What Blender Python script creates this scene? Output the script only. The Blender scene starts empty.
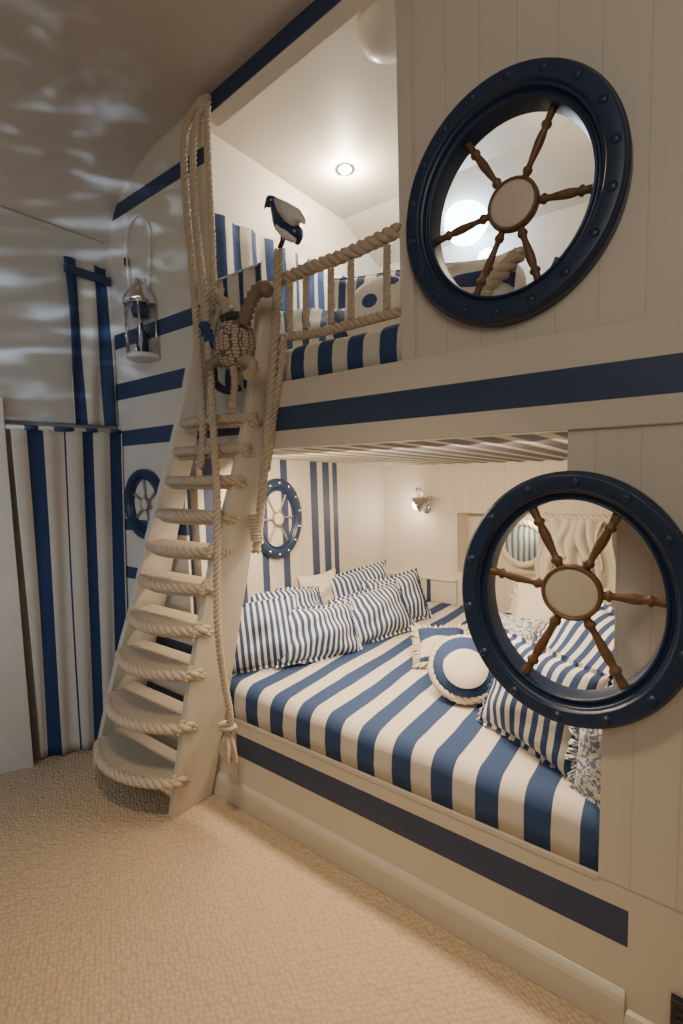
import bpy, bmesh, math, random
import numpy as np
from mathutils import Vector, Matrix
random.seed(7)
PI = math.pi
S = bpy.context.scene
col = S.collection

# ------------------------------------------------------------------ camera
CAM = np.array([0.0, -1.2124, 1.35])
AX = np.array([[0.8011246, 0.0309315, -0.5976978],
               [0.5978146, -0.0890538, 0.7966725],
               [-0.0285850, -0.9955464, -0.0898344]])
FOC, PX, PY = 483.08, 341.5, 512.0

def _hit(px, py, ax, val):
    d = AX @ np.array([px - PX, py - PY, FOC])
    t = (val - CAM[ax]) / d[ax]
    return Vector(CAM + t * d)

def at_y(px, py, y=0.0): return _hit(px, py, 1, y)     # point of a sight line at depth y
def at_z(px, py, z): return _hit(px, py, 2, z)          # ... at height z
def at_x(px, py, x): return _hit(px, py, 0, x)

cam = bpy.data.cameras.new('camera')
cam.sensor_fit = 'HORIZONTAL'; cam.sensor_width = 36.0
cam.lens = FOC / 683.0 * 36.0
cam.clip_start = 0.01
co = bpy.data.objects.new('camera', cam); col.objects.link(co)
r, u, b = AX[:, 0], -AX[:, 1], -AX[:, 2]
co.matrix_world = Matrix(((r[0], u[0], b[0], CAM[0]), (r[1], u[1], b[1], CAM[1]), (r[2], u[2], b[2], CAM[2]), (0, 0, 0, 1)))
S.camera = co

# ------------------------------------------------------------------ materials
class NT:
    def __init__(s, name):
        s.m = bpy.data.materials.new(name); s.m.use_nodes = True
        s.t = s.m.node_tree; s.n = s.t.nodes; s.l = s.t.links
        s.bsdf = s.n['Principled BSDF']; s.out = s.n['Material Output']
    def node(s, typ, **kw):
        n = s.n.new(typ)
        for k, v in kw.items(): setattr(n, k, v)
        return n
    def math(s, op, a, b=None):
        n = s.node('ShaderNodeMath', operation=op)
        for i, v in enumerate((a, b)):
            if v is None: continue
            if isinstance(v, (int, float)): n.inputs[i].default_value = v
            else: s.l.new(v, n.inputs[i])
        return n.outputs[0]
    def coords(s, world=True):
        if world: o = s.node('ShaderNodeNewGeometry').outputs['Position']
        else: o = s.node('ShaderNodeTexCoord').outputs['Object']
        sp = s.node('ShaderNodeSeparateXYZ'); s.l.new(o, sp.inputs[0])
        return o, sp.outputs
    def mix(s, fac, a, b):
        n = s.node('ShaderNodeMix', data_type='RGBA')
        if isinstance(fac, (int, float)): n.inputs[0].default_value = fac
        else: s.l.new(fac, n.inputs[0])
        for i, v in ((6, a), (7, b)):
            if isinstance(v, tuple): n.inputs[i].default_value = (*v, 1)
            else: s.l.new(v, n.inputs[i])
        return n.outputs[2]
    def band(s, c, lo, hi):
        return s.math('MULTIPLY', s.math('GREATER_THAN', c, lo), s.math('LESS_THAN', c, hi))
    def noise(s, vec, scale, detail=3, rough=.5):
        n = s.node('ShaderNodeTexNoise'); n.inputs['Scale'].default_value = scale
        n.inputs['Detail'].default_value = detail; n.inputs['Roughness'].default_value = rough
        if vec is not None: s.l.new(vec, n.inputs['Vector'])
        return n.outputs['Fac']
    def bump(s, h, strength=.3, dist=.01):
        n = s.node('ShaderNodeBump'); n.inputs['Strength'].default_value = strength
        n.inputs['Distance'].default_value = dist
        s.l.new(h, n.inputs['Height']); s.l.new(n.outputs[0], s.bsdf.inputs['Normal'])
    def set(s, color=None, rough=.5, metal=0.0, spec=.5):
        if color is not None:
            if isinstance(color, tuple): s.bsdf.inputs['Base Color'].default_value = (*color, 1)
            else: s.l.new(color, s.bsdf.inputs['Base Color'])
        s.bsdf.inputs['Roughness'].default_value = rough
        s.bsdf.inputs['Metallic'].default_value = metal
        s.bsdf.inputs['Specular IOR Level'].default_value = spec
        return s.m

CREAM = (.66, .61, .52); NAVY = (.032, .054, .120); FNAVY = (.046, .084, .200); FCREAM = (.74, .69, .60)

def paint(name, c=CREAM, rough=.5, var=.05):
    t = NT(name); o, _ = t.coords()
    f = t.noise(o, 3.0, 4)
    d = tuple(v * (1 - var * 2) for v in c)
    t.bump(t.noise(o, 180, 2), .04, .002)
    return t.set(t.mix(f, d, c), rough)

def grooves(name, c=CREAM, axis=0, period=.085, off=0.0, w=.05, bands=(), rough=.5, axis2=None):
    t = NT(name); o, xyz = t.coords()
    q = t.math('FRACT', t.math('DIVIDE', t.math('ADD', xyz[axis], off + 50 * period), period))
    g = t.math('LESS_THAN', q, w)
    f = t.noise(o, 3.0, 4)
    base = t.mix(f, tuple(v * .92 for v in c), c)
    base = t.mix(g, base, tuple(v * .80 for v in c))
    t.bump(t.math('SUBTRACT', 1.0, g), .15, .002)
    return t.set(base, rough)

def zbands(name, bands, axis=2, c=CREAM, n=NAVY, rough=.5, extra=None, groove=None):
    t = NT(name); o, xyz = t.coords()
    acc = None
    for lo, hi in bands:
        bb = t.band(xyz[axis], lo, hi)
        acc = bb if acc is None else t.math('MAXIMUM', acc, bb)
    if extra:
        ax, lo, hi = extra
        acc = t.math('MULTIPLY', acc, t.band(xyz[ax], lo, hi))
    f = t.noise(o, 3.0, 4)
    base = t.mix(f, tuple(v * .92 for v in c), c)
    if groove:
        ax, per, w = groove
        q = t.math('FRACT', t.math('DIVIDE', t.math('ADD', xyz[ax], 50 * per), per))
        g = t.math('LESS_THAN', q, w)
        base = t.mix(g, base, tuple(v * .78 for v in c))
    return t.set(t.mix(acc, base, n), rough)

def stripes(name, axis, period, off=0.0, duty=.5, world=True, c=FCREAM, n=FNAVY, rough=.85, wob=.0, bumpy=.25):
    t = NT(name); o, xyz = t.coords(world)
    x = xyz[axis]
    if wob:
        x = t.math('ADD', x, t.math('MULTIPLY', t.math('SUBTRACT', t.noise(o, 5, 1), .5), wob))
    q = t.math('FRACT', t.math('DIVIDE', t.math('ADD', x, -off + 60 * period), period))
    s_ = t.math('LESS_THAN', q, duty)
    f = t.noise(o, 500, 2)
    colr = t.mix(s_, c, n)
    dark = t.mix(.25, colr, (0.02, 0.02, 0.03))
    t.bump(t.noise(o, 60, 3), bumpy, .006)
    return t.set(t.mix(f, dark, colr), rough, spec=.2)

def gloss(name, c, rough=.22, metal=0.0, var=.15):
    t = NT(name); o, _ = t.coords()
    f = t.noise(o, 14, 3)
    return t.set(t.mix(f, tuple(v * (1 - var) for v in c), c), rough, metal)

def emit(name, c, k):
    t = NT(name); t.set((0.8, .8, .8), .4)
    t.bsdf.inputs['Emission Color'].default_value = (*c, 1)
    t.bsdf.inputs['Emission Strength'].default_value = k
    return t.m

def rope_mat(name, c=(.60, .49, .36)):
    t = NT(name); o, _ = t.coords()
    f = t.noise(o, 90, 4, .7); g = t.noise(o, 8, 2)
    a = t.mix(f, tuple(v * .62 for v in c), tuple(min(1, v * 1.18) for v in c))
    t.bump(t.noise(o, 260, 2), .5, .004)
    return t.set(t.mix(t.math('MULTIPLY', g, .3), a, (.36, .26, .16)), .9, spec=.15)

def ribbed(name, c, axis, period, world=True):       # rows of sisal cord
    t = NT(name); o, xyz = t.coords(world)
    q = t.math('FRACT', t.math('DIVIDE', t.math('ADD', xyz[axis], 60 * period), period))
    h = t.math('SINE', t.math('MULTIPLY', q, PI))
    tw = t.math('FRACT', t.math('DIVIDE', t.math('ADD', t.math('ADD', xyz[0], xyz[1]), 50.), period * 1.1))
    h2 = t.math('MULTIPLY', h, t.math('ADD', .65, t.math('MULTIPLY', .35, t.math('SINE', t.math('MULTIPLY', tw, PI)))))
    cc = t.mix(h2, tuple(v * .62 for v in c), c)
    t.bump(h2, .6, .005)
    return t.set(cc, .9, spec=.15)

def carpet_mat():
    t = NT('carpet_loop'); o, xyz = t.coords()
    mp = t.node('ShaderNodeMapping'); mp.inputs['Rotation'].default_value = (0, 0, .62)
    mp.inputs['Scale'].default_value = (60, 82, 1)
    t.l.new(o, mp.inputs['Vector'])
    v = t.node('ShaderNodeTexVoronoi'); v.inputs['Scale'].default_value = 1.0
    v.inputs['Randomness'].default_value = .55
    t.l.new(mp.outputs[0], v.inputs['Vector'])
    d = v.outputs['Distance']
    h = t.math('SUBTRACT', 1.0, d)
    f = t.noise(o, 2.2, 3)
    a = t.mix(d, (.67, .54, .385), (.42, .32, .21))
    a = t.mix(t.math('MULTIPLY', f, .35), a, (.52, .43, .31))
    t.bump(h, .8, .009)
    return t.set(a, .95, spec=.1)

def glass_mat(name, tint=(1, 1, 1), refl=.12):
    t = NT(name)
    tr = t.node('ShaderNodeBsdfTransparent'); tr.inputs[0].default_value = (*tint, 1)
    gl = t.node('ShaderNodeBsdfGlossy'); gl.inputs['Roughness'].default_value = .02
    lw = t.node('ShaderNodeLayerWeight'); lw.inputs[0].default_value = .25
    mx = t.node('ShaderNodeMixShader')
    t.l.new(t.math('ADD', refl * .4, t.math('MULTIPLY', lw.outputs['Fresnel'], .6)), mx.inputs[0])
    t.l.new(tr.outputs[0], mx.inputs[1]); t.l.new(gl.outputs[0], mx.inputs[2])
    t.l.new(mx.outputs[0], t.out.inputs[0])
    return t.m

def wood_mat():
    t = NT('turned_oak'); o, xyz = t.coords()
    w = t.node('ShaderNodeTexNoise'); w.inputs['Scale'].default_value = 40; w.inputs['Detail'].default_value = 5
    t.l.new(o, w.inputs['Vector'])
    return t.set(t.mix(w.outputs['Fac'], (.085, .043, .02), (.24, .13, .06)), .45)

def pattern_mat(name):                                # blue-and-white scrolling print
    t = NT(name); o, xyz = t.coords(False)
    n = t.node('ShaderNodeTexNoise'); n.inputs['Scale'].default_value = 42; n.inputs['Detail'].default_value = 2
    n.inputs['Distortion'].default_value = 2.5
    t.l.new(o, n.inputs['Vector'])
    s_ = t.math('GREATER_THAN', n.outputs['Fac'], .52)
    t.bump(t.noise(o, 60, 3), .3, .006)
    return t.set(t.mix(s_, (.70, .69, .67), (.17, .23, .34)), .85, spec=.2)

def woven_mat(name, c1, c2):
    t = NT(name); o, xyz = t.coords(False)
    v = t.node('ShaderNodeTexVoronoi'); v.feature = 'DISTANCE_TO_EDGE'; v.inputs['Scale'].default_value = 62
    v.inputs['Randomness'].default_value = .35
    mp = t.node('ShaderNodeMapping'); mp.inputs['Scale'].default_value = (.7, .7, 1.6)
    t.l.new(o, mp.inputs[0]); t.l.new(mp.outputs[0], v.inputs['Vector'])
    s_ = t.math('LESS_THAN', v.outputs[0], .09)
    t.bump(v.outputs[0], .6, .006)
    return t.set(t.mix(s_, c1, c2), .8, spec=.2)

M = {}
M['cream'] = paint('cream_paint')
M['cream_gloss'] = paint('cream_gloss_paint', CREAM, .28)
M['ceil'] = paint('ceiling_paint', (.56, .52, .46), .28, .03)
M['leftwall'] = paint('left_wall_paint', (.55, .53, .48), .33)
M['panel'] = grooves('beadboard_front', axis=0, period=.088, off=.02, w=.03)
M['panel_back'] = grooves('beadboard_back', axis=0, period=.10, w=.04)
M['partition'] = grooves('beadboard_partition', (.66, .64, .60), axis=0, period=.07, off=.02, w=.03)
M['farwall'] = zbands('striped_wall', [(2.468, 2.526), (1.92, 1.985), (1.693, 1.767), (1.482, 1.552), (1.088, 1.141), (.855, .912), (.566, .615), (.32, .367)])
M['fascia'] = zbands('fascia_paint', [(1.482, 1.560)])
M['base'] = zbands('base_paint', [(.212, .304)], extra=(0, -1.468, -.108))
M['endwall'] = zbands('end_wall_paint', [(.08, .14), (.25, .30), (.405, .45), (.55, .60), (.78, .84), (.885, .945), (.975, 1.02)], axis=1, n=(.045, .07, .15), groove=(1, .1, .04))
M['navy'] = gloss('navy_gloss', (.019, .038, .092), .33)
M['navypaint'] = paint('navy_paint', NAVY, .5)
M['navyfab'] = stripes('navy_fabric', 0, 1, duty=2, world=False)
M['creamfab'] = stripes('cream_fabric', 0, 1, duty=-1, world=False)
M['mat_low'] = stripes('lower_mattress_stripe', 0, .1325, off=-.612, wob=.012, bumpy=.12)
M['mat_up'] = stripes('upper_mattress_stripe', 0, .1165, off=-1.116, bumpy=.12)
M['canopy'] = stripes('canopy_stripe', 0, .105, off=-.30, duty=.42, n=(.22, .23, .27))
M['endfab'] = stripes('bunk_curtain_stripe', 1, .098, off=.192, duty=.46, wob=.02)
M['ticking'] = stripes('ticking_stripe', 0, .0262, duty=.55, world=False, c=(.82, .81, .78), wob=.01)
M['ticking_wide'] = stripes('ticking_stripe_wide', 0, .036, duty=.52, world=False, c=(.80, .77, .70), wob=.01)
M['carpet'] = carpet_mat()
M['rope'] = rope_mat('jute_rope', (.64, .55, .43))
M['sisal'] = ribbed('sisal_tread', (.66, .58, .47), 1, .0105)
M['wood'] = wood_mat()
M['palewood'] = gloss('pale_turned_wood', (.27, .22, .17), .4)
M['chrome'] = gloss('chrome', (.75, .76, .78), .12, 1.0, .05)
M['hub'] = paint('hub_cream', (.66, .585, .47), .45)
def spot_mat():
    t = NT('spotted_cloth'); o, _ = t.coords(False); v = t.node('ShaderNodeTexVoronoi'); v.inputs['Scale'].default_value = 9
    t.l.new(o, v.inputs['Vector']); k = t.math('LESS_THAN', v.outputs['Distance'], .26)
    return t.set(t.mix(k, (.86, .82, .74), (.06, .10, .24)), .8, spec=.2)
M['spot'] = spot_mat()
M['glass'] = glass_mat('porthole_glass', (.88, .87, .85))
M['lantern_glass'] = glass_mat('lantern_glass', (.97, .98, 1), .12)
M['mirror'] = gloss('mirror_glass', (.62, .58, .50), .06, 1.0, .02)
M['pattern'] = pattern_mat('blue_scroll_print')
M['woven'] = woven_mat('woven_wicker', (.50, .41, .31), (.13, .11, .10))
M['coil'] = ribbed('coiled_cord', (.42, .35, .27), 2, .012, False)
M['charcoal'] = gloss('charcoal_cord', (.045, .045, .052), .7)
M['white'] = paint('white_lacquer', (.72, .70, .66), .3)
M['plastic'] = gloss('dark_vent', (.02, .022, .026), .5)
M['pearl'] = gloss('glazed_white', (.75, .74, .72), .15)
M['navyglaze'] = gloss('glazed_navy', (.02, .04, .11), .15)
M['lamp'] = emit('downlight_glow', (1, .86, .64), 60)
M['bulb'] = emit('wall_lamp_glow', (1, .85, .62), 30)
M['coolglare'] = emit('glare_glow', (.55, .74, 1), 16)  # cool glow imitating the glare in the porthole glass

# ------------------------------------------------------------------ mesh builder
def V(*a): return Vector(a)
def frame(d):
    d = d.normalized(); a = V(0, 0, 1) if abs(d.z) < .9 else V(1, 0, 0)
    x = d.cross(a).normalized(); return x, d.cross(x).normalized()

def smooth_path(pts, n=8):
    pts = [Vector(p) for p in pts]
    if len(pts) < 3: 
        return [pts[0].lerp(pts[1], i / n) for i in range(n + 1)]
    P = [pts[0] * 2 - pts[1]] + pts + [pts[-1] * 2 - pts[-2]]
    out = []
    for i in range(1, len(P) - 2):
        a, b_, c, d = P[i - 1:i + 3]
        for k in range(n):
            t = k / n
            out.append(.5 * ((2 * b_) + (c - a) * t + (2 * a - 5 * b_ + 4 * c - d) * t * t + (3 * b_ - a - 3 * c + d) * t ** 3))
    out.append(pts[-1]); return out

def resample(pts, step):
    L = [0.0]
    for a, b_ in zip(pts, pts[1:]): L.append(L[-1] + (b_ - a).length)
    n = max(2, int(L[-1] / step)); out = []; j = 0
    for i in range(n + 1):
        s_ = L[-1] * i / n
        while j < len(L) - 2 and L[j + 1] < s_: j += 1
        t = (s_ - L[j]) / max(1e-9, L[j + 1] - L[j]); out.append(pts[j].lerp(pts[j + 1], min(1, t)))
    return out, L[-1]

class MB:
    def __init__(s): s.v = []; s.f = []; s.sm = []
    def add(s, vs, fs, smooth=True):
        o = len(s.v); s.v += [Vector(p) for p in vs]; s.f += [tuple(i + o for i in f) for f in fs]; s.sm += [smooth] * len(fs); return s
    def box(s, lo, hi):
        (x0, y0, z0), (x1, y1, z1) = lo, hi
        vs = [(x, y, z) for x in (x0, x1) for y in (y0, y1) for z in (z0, z1)]
        return s.add(vs, [(0, 1, 3, 2), (4, 6, 7, 5), (0, 4, 5, 1), (2, 3, 7, 6), (0, 2, 6, 4), (1, 5, 7, 3)], False)
    def prism(s, poly, d):                # poly: list of 3D points, extruded by vector d
        n = len(poly); d = Vector(d); vs = [Vector(p) for p in poly] + [Vector(p) + d for p in poly]
        fs = [tuple(range(n)), tuple(reversed(range(n, 2 * n)))] + [(i, i + n, (i + 1) % n + n, (i + 1) % n) for i in range(n)]
        return s.add(vs, fs, False)
    def tube(s, path, rad, n=10, caps=True):
        path = [Vector(p) for p in path]
        if not isinstance(rad, (list, tuple)): rad = [rad] * len(path)
        vs = []; fs = []; x = None
        for i, p in enumerate(path):
            d = (path[min(i + 1, len(path) - 1)] - path[max(i - 1, 0)]).normalized()
            if x is None: x, y = frame(d)
            else:
                x = (x - d * x.dot(d)).normalized(); y = d.cross(x)
            for k in range(n):
                a = 2 * PI * k / n; vs.append(p + (x * math.cos(a) + y * math.sin(a)) * rad[i])
        for i in range(len(path) - 1):
            for k in range(n): fs.append((i * n + k, i * n + (k + 1) % n, (i + 1) * n + (k + 1) % n, (i + 1) * n + k))
        if caps: fs += [tuple(reversed(range(n))), tuple(range((len(path) - 1) * n, len(path) * n))]
        return s.add(vs, fs)
    def rope(s, pts, R, pitch=4.0, n=6, strands=3, smooth=True):
        path = smooth_path(pts, 10) if smooth else [Vector(p) for p in pts]
        path, L = resample(path, R * pitch / 9)
        x = None; fr = []
        for i, p in enumerate(path):
            d = (path[min(i + 1, len(path) - 1)] - path[max(i - 1, 0)]).normalized()
            if x is None: x, y = frame(d)
            else: x = (x - d * x.dot(d)).normalized(); y = d.cross(x)
            fr.append((x.copy(), y.copy()))
        st = L / (len(path) - 1)
        for q in range(strands):
            sp = []
            for i, p in enumerate(path):
                a = 2 * PI * (i * st / (R * pitch) + q / strands)
                sp.append(p + (fr[i][0] * math.cos(a) + fr[i][1] * math.sin(a)) * R * .50)
            s.tube(sp, R * .53, n)
        return s
    def lathe(s, prof, o=(0, 0, 0), ax=(0, 0, 1), n=32, sx=1, sy=1, bx=None):   # prof: (radius, height)
        o = Vector(o); ax = Vector(ax).normalized()
        if bx is None: x, y = frame(ax)
        else: x = Vector(bx); y = ax.cross(x)
        vs = []; fs = []; m = len(prof)
        for k in range(n):
            a = 2 * PI * k / n; d = x * math.cos(a) * sx + y * math.sin(a) * sy
            for r_, h in prof: vs.append(o + d * r_ + ax * h)
        for k in range(n):
            for j in range(m - 1):
                fs.append((k * m + j, ((k + 1) % n) * m + j, ((k + 1) % n) * m + j + 1, k * m + j + 1))
        return s.add(vs, fs)
    def ball(s, c, r_, n=14, sq=(1, 1, 1)):
        prof = [(math.sin(PI * i / n) * r_, -math.cos(PI * i / n) * r_) for i in range(n + 1)]
        o = len(s.v); s.lathe(prof, (0, 0, 0), (0, 0, 1), n * 2)
        for i in range(o, len(s.v)): s.v[i] = Vector((s.v[i].x * sq[0], s.v[i].y * sq[1], s.v[i].z * sq[2])) + Vector(c)
        return s
    def grid(s, fn, nu, nv, closed=False):
        vs = [fn(i / nu, j / nv) for i in range(nu + 1) for j in range(nv + 1)]
        return s.add(vs, [(i * (nv + 1) + j, (i + 1) * (nv + 1) + j, (i + 1) * (nv + 1) + j + 1, i * (nv + 1) + j + 1) for i in range(nu) for j in range(nv)])
    def build(s, name, mat, parent=None, bevel=0, local=False, solid=0):
        off = V(0, 0, 0)
        if parent is not None and not local:
            p = parent
            while p is not None: off += p.location; p = p.parent
        me = bpy.data.meshes.new(name)
        me.from_pydata([v - off for v in s.v], [], s.f); me.update()
        for p_, q in zip(me.polygons, s.sm): p_.use_smooth = q
        bm = bmesh.new(); bm.from_mesh(me)
        bmesh.ops.remove_doubles(bm, verts=bm.verts, dist=1e-6)
        bmesh.ops.recalc_face_normals(bm, faces=bm.faces); bm.to_mesh(me); bm.free()
        me.materials.append(mat)
        o = bpy.data.objects.new(name, me); col.objects.link(o)
        if parent is not None: o.parent = parent
        if solid:
            md = o.modifiers.new('solid', 'SOLIDIFY'); md.thickness = solid; md.offset = 0
        if bevel:
            md = o.modifiers.new('bevel', 'BEVEL'); md.width = bevel; md.segments = 3; md.limit_method = 'ANGLE'
        return o

def tag(o, label, cat, group=None):
    o['label'] = label; o['category'] = cat
    if group: o['group'] = group
    return o
def thing(name, label, cat, loc, group=None):
    o = bpy.data.objects.new(name, None); o.empty_display_size = .05; col.objects.link(o); o.location = loc
    return tag(o, label, cat, group)
def struct(o): o['kind'] = 'structure'; return o
def rebase(o):                       # put a one-mesh thing's origin at its base centre
    me = o.data; n = len(me.vertices)
    xs = [v.co for v in me.vertices]
    c = V(sum(v.x for v in xs) / n, sum(v.y for v in xs) / n, min(v.z for v in xs))
    me.transform(Matrix.Translation(-c)); o.location = o.location + c; return o

XL, XE, YB = -2.2, -1.70, 1.53
# ------------------------------------------------------------------ setting
RX, RB = 1.5, -3.0
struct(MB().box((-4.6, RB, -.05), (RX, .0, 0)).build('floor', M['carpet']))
prof = [(-2.2, 2.20), (-2.196, 2.29), (-2.18, 2.37), (-2.147, 2.445), (-2.085, 2.525), (-1.961, 2.60), (-1.801, 2.646), (-1.622, 2.664), (-1.465, 2.678), (-1.184, 2.698), (-.953, 2.716), (-.3, 2.755), (RX, 2.80)]
pp = [Vector((x, 0, z)) for x, z in prof]; ps = smooth_path(pp, 6)
kc = next(i for i, p in enumerate(ps) if p.z > 2.375)
pc, pw = ps[kc:], ps[:kc + 1]
m = MB(); m.grid(lambda u_, v_: (lambda p: V(p.x, RB + (0 - RB) * v_, p.z))(pc[round(u_ * (len(pc) - 1))]), len(pc) - 1, 1)
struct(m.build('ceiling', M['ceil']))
m = MB()   # upper left wall boards
m.prism([(-2.2, RB, 2.201), (-2.2, RB, 1.575), (-2.26, RB, 1.575), (-2.26, RB, 2.201)], (0, -RB, 0))
m.grid(lambda u_, v_: (lambda p: V(p.x, RB + (0 - RB) * v_, p.z))(pw[round(u_ * (len(pw) - 1))]), len(pw) - 1, 1)
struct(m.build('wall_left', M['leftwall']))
m = MB()   # lower left wall flares out towards the floor
m.grid(lambda u_, v_: V(-2.215, RB - RB * u_, 1.60).lerp(V(-2.32 + (1 - u_) * RB * .70, RB - RB * u_, 0), v_), 24, 24)
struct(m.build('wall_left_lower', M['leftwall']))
m = MB()
poly = [(-2.32, 0, 0), (-1.72, 0, 0), (-1.72, 0, 1.42), (-1.485, 0, 1.42), (-1.485, 0, 2.665)] + [(p.x, 0, p.z) for p in reversed(ps) if p.x < -1.49] + [(-2.2, 0, 1.575)]
m.prism(poly, (0, .012, 0))
struct(m.build('wall_far', M['farwall']))
struct(MB().box((RX, RB, 0), (RX + .05, .05, 2.9)).build('wall_right', M['cream']))
struct(MB().box((-4.6, RB - .05, 0), (RX, RB, 2.9)).build('wall_rear', M['cream']))
# seam where the cove starts, above the boarded left wall
sq = ps[kc]; struct(MB().tube([V(sq.x + .001, RB, sq.z), V(sq.x + .001, -.02, sq.z)], .003, 6).build('trim_1', M['leftwall']))
# lower edge of the boarded wall over the curtain
struct(MB().box((-2.212, -1.2, 1.578), (-2.188, -.20, 1.592)).build('trim_2', M['leftwall']))
e0 = at_z(34, 767, 0); e1 = V(-2.165, at_x(3, 400, -2.165).y, 1.66)
dd = V(-.5, -.86, 0).normalized()
d_ = MB(); d_.add([e0, e1, e1 + V(-.1, -.85, 0), e0 + V(-.45, -.75, 0), e0 + V(-.03, .004, 0), e1 + V(-.03, .004, 0), e1 + V(-.13, -.85, 0), e0 + V(-.48, -.75, 0)],
    [(0, 1, 2, 3), (7, 6, 5, 4), (0, 4, 5, 1), (1, 5, 6, 2), (2, 6, 7, 3), (3, 7, 4, 0)], False)
struct(d_.build('door_1', M['white'], bevel=.004))
# bunk alcove
struct(MB().box((XE - .05, .05, .0), (XE, YB, 1.42)).build('wall_bunk_end', M['endwall']))
struct(MB().box((XE - .05, .05, 1.42), (XE, YB + .05, 2.80)).build('wall_bunk_end_upper', M['cream']))
NX0, NX1, NZ0, NZ1 = -1.185, -.20, .70, 1.065
m = MB()
m.box((XE - .05, YB, 0), (NX0, YB + .2, 1.42)); m.box((NX0, YB, 0), (NX1, YB + .2, NZ0)); m.box((NX0, YB, NZ1), (NX1, YB + .2, 1.42)); m.box((NX1, YB, 0), (.9, YB + .2, 1.42))
m.box((NX0, YB + .17, NZ0), (NX1, YB + .2, NZ1))
struct(m.build('wall_bunk_back', M['panel_back']))
struct(MB().box((XE - .05, YB, 1.42), (.9, YB + .05, 2.80)).build('wall_bunk_back_upper', M['panel_back']))
struct(MB().box((.85, .05, .0), (.9, YB, 2.80)).build('wall_bunk_head', M['cream']))
m = MB(); m.prism([(XE - .05, .1, 2.77), (XE - .05, 1.15, 2.77), (XE - .05, YB + .05, 2.60), (XE - .05, YB + .05, 2.82), (XE - .05, .1, 2.82)], (2.6, 0, 0))
struct(m.build('ceiling_bunk', M['cream']))
# lower back wall wainscot with ledge, navy strip
m = MB(); m.box((XE, YB - .022, .36), (NX0 + .0, YB, .640)); struct(m.build('trim_3', zbands('wainscot_paint', [(-1.383, -1.355)], axis=0)))
m = MB(); m.box((XE, YB - .035, .640), (NX0, YB, .655)); struct(m.build('trim_4', M['cream'], bevel=.004))

# ------------------------------------------------------------------ built-in bunk
bk = thing('bunk_bed', 'cream built-in double bunk with navy bands and two round openings in its front', 'bunk bed', (-.8, 0, 0))
MB().box((-1.72, 0, 0), (RX, .04, .366)).build('base_panel', M['base'], bk)
m = MB()
m.prism([(-1.72, 0, 0), (-1.72, -.017, 0), (-1.72, -.017, .078), (-1.72, -.013, .090), (-1.72, -.005, .097), (-1.72, 0, .101)], (1.61, 0, 0))
m.build('plinth', M['cream_gloss'], bk, bevel=.002)
m = MB(); m.prism([(-.11, 0, 0), (-.11, -.017, 0), (-.11, -.017, .040), (-.11, -.010, .052), (-.11, 0, .058)], (RX + .11, 0, 0))
m.build('plinth', M['cream_gloss'], bk, bevel=.002)
MB().box((-1.485, -.006, .10), (-1.468, 0, .366)).build('corner_trim', M['cream'], bk, bevel=.002)
MB().box((-1.72, -.003, .350), (-.172, .03, .3655)).build('base_rail', M['cream_gloss'], bk, bevel=.002)
m = MB()
m.box((-1.486, -.014, 1.422), (RX, .05, 1.642)); m.build('fascia', M['fascia'], bk, bevel=.003)
MB().box((-1.70, .05, 1.47), (.85, YB, 1.642)).build('bunk_platform', M['cream'], bk)
# striped fabric lining under the upper berth, dipping a little to the back
m = MB(); m.grid(lambda u_, v_: V(XE + .002 + (.0 - .25 - XE) * u_, .052 + (YB - .054) * v_, 1.425 - .065 * v_ + .004 * math.sin(u_ * 90)), 90, 8)
m.build('lining', M['canopy'], bk)
# header beam over the upper opening
def hz(x): return 2.617 + (x + 1.47) * .080
m = MB(); m.prism([(-1.47, .004, hz(-1.47)), (-.66, .004, hz(-.66)), (-.66, .004, 2.80), (-1.47, .004, 2.80)], (0, .06, 0)); m.build('header_beam', M['cream'], bk)
m = MB(); m.prism([(-1.47, 0, hz(-1.47)), (-.66, 0, hz(-.66)), (-.66, 0, 2.76), (-1.47, 0, 2.69)], (0, .004, 0)); m.build('header_stripe', M['navypaint'], bk)

# ---- perforated front panels
def panel_with_hole(name, outline, c, rx, rz, y0, y1, mat, parent):
    """flat panel in xz with an elliptical hole: ring of quads between hole and outline"""
    n = 96; hole = []; out = []
    for k in range(n):
        a = 2 * PI * k / n; hole.append((c[0] + rx * math.cos(a), c[1] + rz * math.sin(a)))
        d = (math.cos(a), math.sin(a)); best = None
        for i in range(len(outline)):
            x0, z0 = outline[i]; x1, z1 = outline[(i + 1) % len(outline)]
            ex, ez = x1 - x0, z1 - z0; den = d[0] * ez - d[1] * ex
            if abs(den) < 1e-9: continue
            t = ((x0 - c[0]) * ez - (z0 - c[1]) * ex) / den; s_ = ((x0 - c[0]) * d[1] - (z0 - c[1]) * d[0]) / den
            if t > 0 and -1e-6 <= s_ <= 1 + 1e-6 and (best is None or t < best): best = t
        out.append((c[0] + best * d[0], c[1] + best * d[1]))
    # snap the nearest samples to the outline's corners
    for (x, z) in outline:
        j = min(range(n), key=lambda k: (out[k][0] - x) ** 2 + (out[k][1] - z) ** 2); out[j] = (x, z)
    # where the hole runs past the outline the panel is cut open
    m = MB(); vs = []; fs = []
    for k in range(n):
        for (x, z) in (hole[k], out[k]):
            vs += [(x, y0, z), (x, y1, z)]
    for k in range(n):
        q = (k + 1) % n; a = 4 * k; b_ = 4 * q
        def inside(i): return (out[i][0] - c[0]) ** 2 / rx ** 2 + (out[i][1] - c[1]) ** 2 / rz ** 2 < 1.0
        if inside(k) or inside(q): continue
        fs += [(a, b_, b_ + 2, a + 2), (a + 1, a + 3, b_ + 3, b_ + 1), (a, a + 1, b_ + 1, b_), (a + 2, b_ + 2, b_ + 3, a + 3)]
    m.add(vs, fs, False); return m.build(name, mat, parent)

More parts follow.
